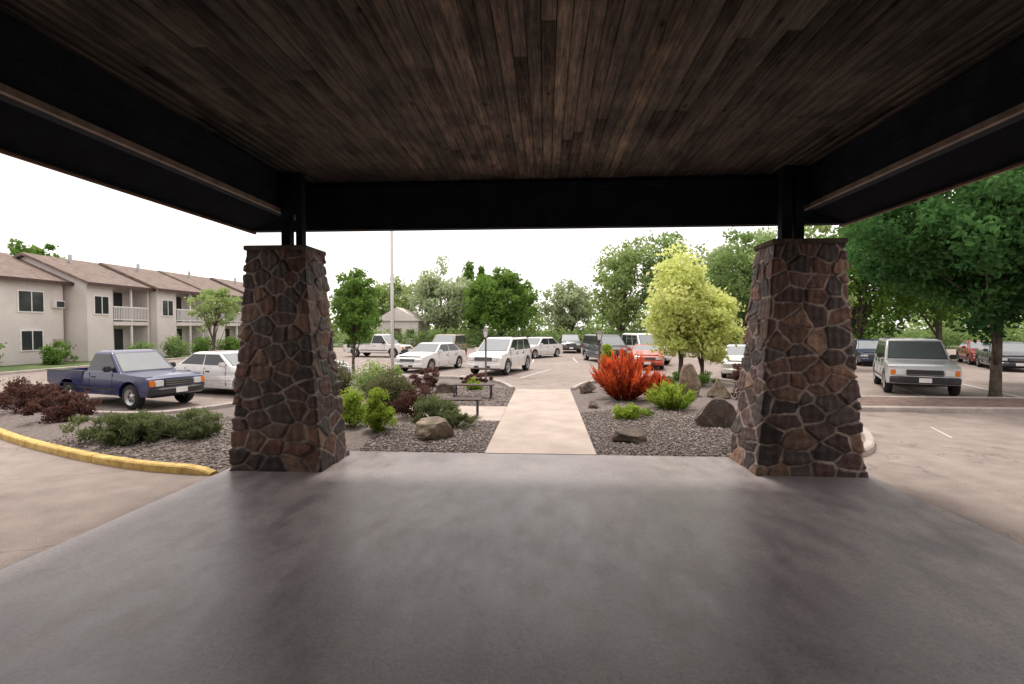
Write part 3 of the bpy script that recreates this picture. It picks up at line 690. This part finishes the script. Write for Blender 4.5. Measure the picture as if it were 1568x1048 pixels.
car('parked_suv','bigsuv',(.52,.52,.53),13.1,19.0,-116.8,4.9,2.0,1.80)
car('parked_car','sedan',(.02,.03,.075),19.4,31.7,-112,4.6,1.76,1.5)
car('parked_car','sedan',(.28,.02,.02),26.4,32.5,-118,4.6,1.76,1.42)
car('parked_car','sedan',(.035,.04,.055),24.3,28.4,-118,4.6,1.8,1.45)
car('parked_car','sedan',(.32,.025,.02),31,33.5,-118,4.6,1.76,1.42)
car('parked_car','sedan',(.4,.4,.42),-14.5,45,-60,4.6,1.76,1.42)

# ------------------------------------------------------------ rocks
def rock(name,x,y,sx,sy,sz,mat,seed,z0=.05,cuts=4):
    rg=random.Random(seed); bm=bmesh.new(); bmesh.ops.create_icosphere(bm,subdivisions=4,radius=1)
    for i in range(16):
        d=Vector((rg.gauss(0,1),rg.gauss(0,1),rg.gauss(0,.8))).normalized(); k=rg.uniform(.45,.8)
        for v in bm.verts:
            t=v.co.dot(d)
            if t>k: v.co-=d*(t-k)*.97
    for v in bm.verts:
        v.co*=1+.03*math.sin(v.co.x*9+seed)*math.cos(v.co.z*11+v.co.y*7)
        v.co=Vector((v.co.x*sx,v.co.y*sy,v.co.z*sz+sz*.5))
    me=D.meshes.new(name); bm.to_mesh(me); bm.free(); o=obj(name,me,mat,None,(x,y,z0)); o.rotation_euler=(rg.uniform(-.15,.15),rg.uniform(-.15,.15),rg.uniform(0,6)); return o
rock('boulder',-2.15,9.75,.56,.44,.33,M['rock'],5)
rock('boulder',1.62,9.7,.56,.38,.22,M['rockd'],9)
rock('boulder',3.6,10.9,.62,.48,.46,M['rockd'],12)
rock('boulder',4.45,15.6,.40,.4,.85,M['rock'],21)
rock('boulder',5.1,15.3,.4,.4,.5,M['rock'],25)
rock('boulder',-1.75,11.4,.22,.18,.14,M['rock'],31)
rock('boulder',1.3,13.6,.3,.2,.13,M['rockd'],33)
rock('boulder',1.35,16.6,.4,.3,.3,M['rockd'],35)
rock('boulder',-3.2,16.3,.5,.35,.25,M['rockd'],37)

# ------------------------------------------------------------ plants
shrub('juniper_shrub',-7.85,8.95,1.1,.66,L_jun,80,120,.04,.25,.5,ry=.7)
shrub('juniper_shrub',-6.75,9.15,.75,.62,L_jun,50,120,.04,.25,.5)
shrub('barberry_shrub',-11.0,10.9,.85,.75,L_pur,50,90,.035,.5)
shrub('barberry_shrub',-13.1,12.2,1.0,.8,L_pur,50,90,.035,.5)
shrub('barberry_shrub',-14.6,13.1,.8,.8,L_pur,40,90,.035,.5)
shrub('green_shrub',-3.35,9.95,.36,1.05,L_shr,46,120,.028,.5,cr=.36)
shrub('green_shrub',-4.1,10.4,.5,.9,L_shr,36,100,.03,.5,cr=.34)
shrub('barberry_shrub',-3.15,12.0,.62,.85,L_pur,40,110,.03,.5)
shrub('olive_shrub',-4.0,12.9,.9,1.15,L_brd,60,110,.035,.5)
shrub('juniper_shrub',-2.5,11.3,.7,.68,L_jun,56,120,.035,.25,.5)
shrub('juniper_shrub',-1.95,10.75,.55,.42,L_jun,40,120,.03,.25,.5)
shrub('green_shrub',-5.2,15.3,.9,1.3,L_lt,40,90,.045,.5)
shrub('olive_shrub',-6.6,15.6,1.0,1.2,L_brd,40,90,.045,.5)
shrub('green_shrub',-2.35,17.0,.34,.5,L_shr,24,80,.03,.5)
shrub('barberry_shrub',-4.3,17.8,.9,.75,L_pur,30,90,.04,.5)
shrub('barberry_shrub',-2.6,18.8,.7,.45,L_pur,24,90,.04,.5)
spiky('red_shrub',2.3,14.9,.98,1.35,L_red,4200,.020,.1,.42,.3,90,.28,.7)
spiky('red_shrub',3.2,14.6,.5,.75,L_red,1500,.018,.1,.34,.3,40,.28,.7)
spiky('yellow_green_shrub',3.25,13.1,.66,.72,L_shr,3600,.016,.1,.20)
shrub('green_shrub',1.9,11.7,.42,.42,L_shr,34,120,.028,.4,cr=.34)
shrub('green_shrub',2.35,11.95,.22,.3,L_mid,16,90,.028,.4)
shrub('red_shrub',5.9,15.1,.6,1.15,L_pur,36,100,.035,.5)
tree('arborvitae_tree',2.15,17.6,1.95,.1,.36,36,140,.035,L_shr,.04,.3,conical=.75,z0=.08)
shrub('green_shrub',5.2,18.2,.9,.7,L_mid,40,90,.04,.5)
shrub('barberry_shrub',4.0,18.0,.6,.55,L_pur,30,90,.035,.5)
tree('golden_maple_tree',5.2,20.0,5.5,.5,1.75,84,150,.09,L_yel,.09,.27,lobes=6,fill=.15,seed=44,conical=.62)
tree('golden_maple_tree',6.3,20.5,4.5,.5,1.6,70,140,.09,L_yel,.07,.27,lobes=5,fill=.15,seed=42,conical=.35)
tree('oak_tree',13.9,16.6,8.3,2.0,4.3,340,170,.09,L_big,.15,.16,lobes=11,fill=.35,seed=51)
tree('oak_tree',19.5,21,9.5,2.4,3.6,150,110,.125,L_big,.18,.2,seed=52)
tree('tree',22.5,38,10.8,1.5,4.6,140,90,.17,L_mid,.2,.2,seed=53)
tree('tree',29.5,40,12.5,1.5,5.2,140,90,.17,L_mid,.2,.2,seed=54)
tree('tree',17.3,45,10.5,1.5,4.2,120,90,.18,L_far,.2,.2,seed=55)
tree('tree',39,38,12,1.5,5.5,120,90,.18,L_mid,.2,.2,seed=56)
tree('tree',14.6,30,8.5,1.4,2.6,90,80,.13,L_lt,.14,.2,seed=57)
tree('maple_tree',-9.0,23.6,5.6,.7,1.55,100,80,.085,L_mid,.07,.2,seed=61,conical=.35,fill=.25)
tree('tree',-5.2,58,9.6,1,5.0,170,90,.19,L_mid,.25,.17,seed=62,lobes=5,fill=.5)
tree('tree',-13,62,10,1,4.6,100,70,.22,L_pale,.2,.2,seed=63,fill=.3)
tree('tree',-20,64,9,1,4.6,90,70,.22,L_lt,.2,.2,seed=64,fill=.3)
tree('tree',3.4,64,8.6,1,4,80,70,.22,L_pale,.2,.2,seed=65,fill=.3)
tree('tree',8.6,58,13.0,1,4.4,110,70,.20,L_lt,.2,.2,seed=66,fill=.3)
tree('tree',14.2,58,14.6,1,4.8,120,70,.20,L_far,.2,.19,seed=67,fill=.3)
tree('tree',13,50,9.5,1,3.8,110,80,.20,L_far,.2,.2,seed=68)
tree('tree',20,60,12.5,1,4.4,110,70,.20,L_pale,.2,.2,seed=69,fill=.3)
tree('tree',26,58,13.5,1,4.6,110,70,.20,L_pale,.2,.2,seed=70,fill=.3)
tree('conifer_tree',-10.5,70,12.5,1,2.4,80,80,.2,L_mid,.2,.22,conical=.9,seed=71)
tree('conifer_tree',-9,71,11.5,1,2.2,80,80,.2,L_mid,.2,.22,conical=.9,seed=72)
tree('young_tree',-18.6,27.5,4.9,2.2,1.7,50,55,.085,L_lt,.07,.2,seed=73,fill=.2)
tree('tree',-45,42,10.2,3,2.6,60,60,.2,L_mid,.2,.2,seed=74)
for (sx,sy,r,h) in ((-28.1,27.3,.9,1.5),(-29.3,24.6,.8,1.5),(-26.6,31.5,.95,1.5),(-26.4,34.5,1.1,1.9),(-26.2,37.2,1.1,1.7),(-26,40.3,1.0,1.6),(-25.9,43.6,1.2,1.6),(-25.7,47.5,1.2,1.8)):
    shrub('hedge_shrub',sx,sy,r,h,R.choice([L_mid,L_far,L_mid]),40,60,.07,.5,cr=.34)
cs=[]
for i in range(260):
    x=-75+150*i/260+R.uniform(-1,1); yy=72+R.uniform(-4,8)
    hh=4.3+2.2*math.sin(i*.17)+1.5*math.sin(i*.49)+R.uniform(-.5,1)
    for k in range(4): cs.append((x+R.uniform(-1,1),yy,hh*(k+.6)/4))
cs=np.array(cs); V,F,t=leaves(cs,NR.uniform(.9,1.7,len(cs)),36,.29,tintc=NR.random(len(cs)))
obj('distant_trees',np_mesh('distant_trees',V,F,t),L_lt)
cs=[]
for i in range(160):
    x=-22+72*i/160; 
    for k in range(2): cs.append((x+R.uniform(-.3,.3),56.4+R.uniform(-.5,.5),.4+.7*k+R.uniform(0,.5)))
for i in range(60):
    yy=16+40*i/60
    for k in range(4): cs.append((45+R.uniform(-1,1),yy,.8+1.3*k+R.uniform(0,.5)))
cs=np.array(cs); V,F,t=leaves(cs,NR.uniform(.5,.9,len(cs)),45,.15,tintc=NR.random(len(cs)))
obj('hedge',np_mesh('hedge',V,F,t),L_far)
# ------------------------------------------------------------ furniture
fp=empty('flagpole',(-6.05,19.7,.0))
tubes('pole',[([(0,0,0),(0,0,4),(0,0,8),(0,0,12)],[.065,.06,.05,.035])],M['white'],fp,12); tubes('base_collar',[([(0,0,0),(0,0,.25),(0,0,.3)],[.14,.13,.07])],M['steel'],fp,12)
bm=bmesh.new(); bmesh.ops.create_uvsphere(bm,u_segments=12,v_segments=8,radius=.09); me=D.meshes.new('finial'); bm.to_mesh(me); bm.free(); obj('finial',me,M['steel'],fp,(0,0,12.05))
tubes('halyard',[([(.09,0,1),(.09,0,11.8)],[.006,.006])],M['plastic'],fp,5)
def lantern(x,y,H=2.15):
    e=empty('street_lamp',(x,y,.05)); tubes('post',[([(0,0,0),(0,0,.12),(0,0,.14),(0,0,H-.42)],[.09,.08,.04,.035])],M['brown'],e,10)
    box('lantern_base',-.08,.08,-.08,.08,H-.42,H-.38,M['brown'],e); 
    me=D.meshes.new('lantern_glass'); a,b=.07,.11; z0,z1=H-.38,H-.12
    me.from_pydata([(-a,-a,z0),(a,-a,z0),(a,a,z0),(-a,a,z0),(-b,-b,z1),(b,-b,z1),(b,b,z1),(-b,b,z1)],[],[(0,1,5,4),(1,2,6,5),(2,3,7,6),(3,0,4,7),(4,5,6,7)]); obj('lantern_glass',me,M['lampglass'],e)
    for sx in(-1,1):
        for sy in(-1,1): tubes('frame_bar',[([(sx*a,sy*a,z0),(sx*b,sy*b,z1)],[.014,.014])],M['brown'],e,5)
    poly('lantern_roof',[(-.15,-.15,z1),(.15,-.15,z1),(.15,.15,z1),(-.15,.15,z1),(0,0,H)],[(0,1,4),(1,2,4),(2,3,4),(3,0,4),(3,2,1,0)],M['brown'],e)
lantern(-2.35,19.9); lantern(2.1,20.0,2.05)
def bench(x,y,rz,w=1.2):
    e=empty('park_bench',(x,y,.02),rz)
    for k in range(4): box('seat_slat_%d'%k,-w/2,w/2,-.2+k*.11,-.2+k*.11+.09,.42,.45,M['brown'],e,.006)
    for s in(-1,1):
        xx=s*(w/2-.1); tubes('leg',[([(xx,-.2,0),(xx,-.18,.42)],[.022,.022]),([(xx,.22,0),(xx,.2,.42)],[.022,.022]),([(xx,-.2,.40),(xx,.22,.40)],[.02,.02]),([(xx,-.2,.08),(xx,.22,.08)],[.015,.015])],M['plastic'],e,6)
bench(-2.05,12.2,.08,1.0); bench(-2.2,15.3,0.0,1.3)
# ------------------------------------------------------------ light / world / camera
w=D.worlds.new('World'); S.world=w; w.use_nodes=True; nt=w.node_tree; bg=nt.nodes['Background']
sky=nt.nodes.new('ShaderNodeTexSky'); sky.sky_type='NISHITA'; sky.sun_disc=False
el=math.radians(68); az=math.radians(-10)
sky.sun_elevation=el; sky.sun_rotation=az; sky.air_density=1.0; sky.dust_density=3
hs_=nt.nodes.new('ShaderNodeHueSaturation'); hs_.inputs['Saturation'].default_value=.3; nt.links.new(sky.outputs[0],hs_.inputs['Color'])
mx=nt.nodes.new('ShaderNodeMix'); mx.data_type='RGBA'; mx.inputs[0].default_value=.7; nt.links.new(hs_.outputs[0],mx.inputs[6]); mx.inputs[7].default_value=(13.2,12.3,11.8,1)
nt.links.new(mx.outputs[2],bg.inputs[0]); bg.inputs[1].default_value=.15
ld=D.lights.new('sun','SUN'); ld.energy=2.8; ld.angle=math.radians(9); ld.color=(1,.92,.83)
so=D.objects.new('sun',ld); COL.objects.link(so); so.location=(10,20,30)
dirv=-Vector((math.cos(el)*math.sin(az),math.cos(el)*math.cos(az),math.sin(el))); so.rotation_euler=dirv.to_track_quat('-Z','Y').to_euler()
cd=D.cameras.new('camera'); co=D.objects.new('camera',cd); COL.objects.link(co); S.camera=co
cd.sensor_width=36; cd.lens=17.8; cd.clip_end=1500; cd.clip_start=.05
co.location=(0,0,2.2); co.rotation_euler=(math.radians(90-1.63),0,math.radians(3.77))
print('done',len(D.objects))
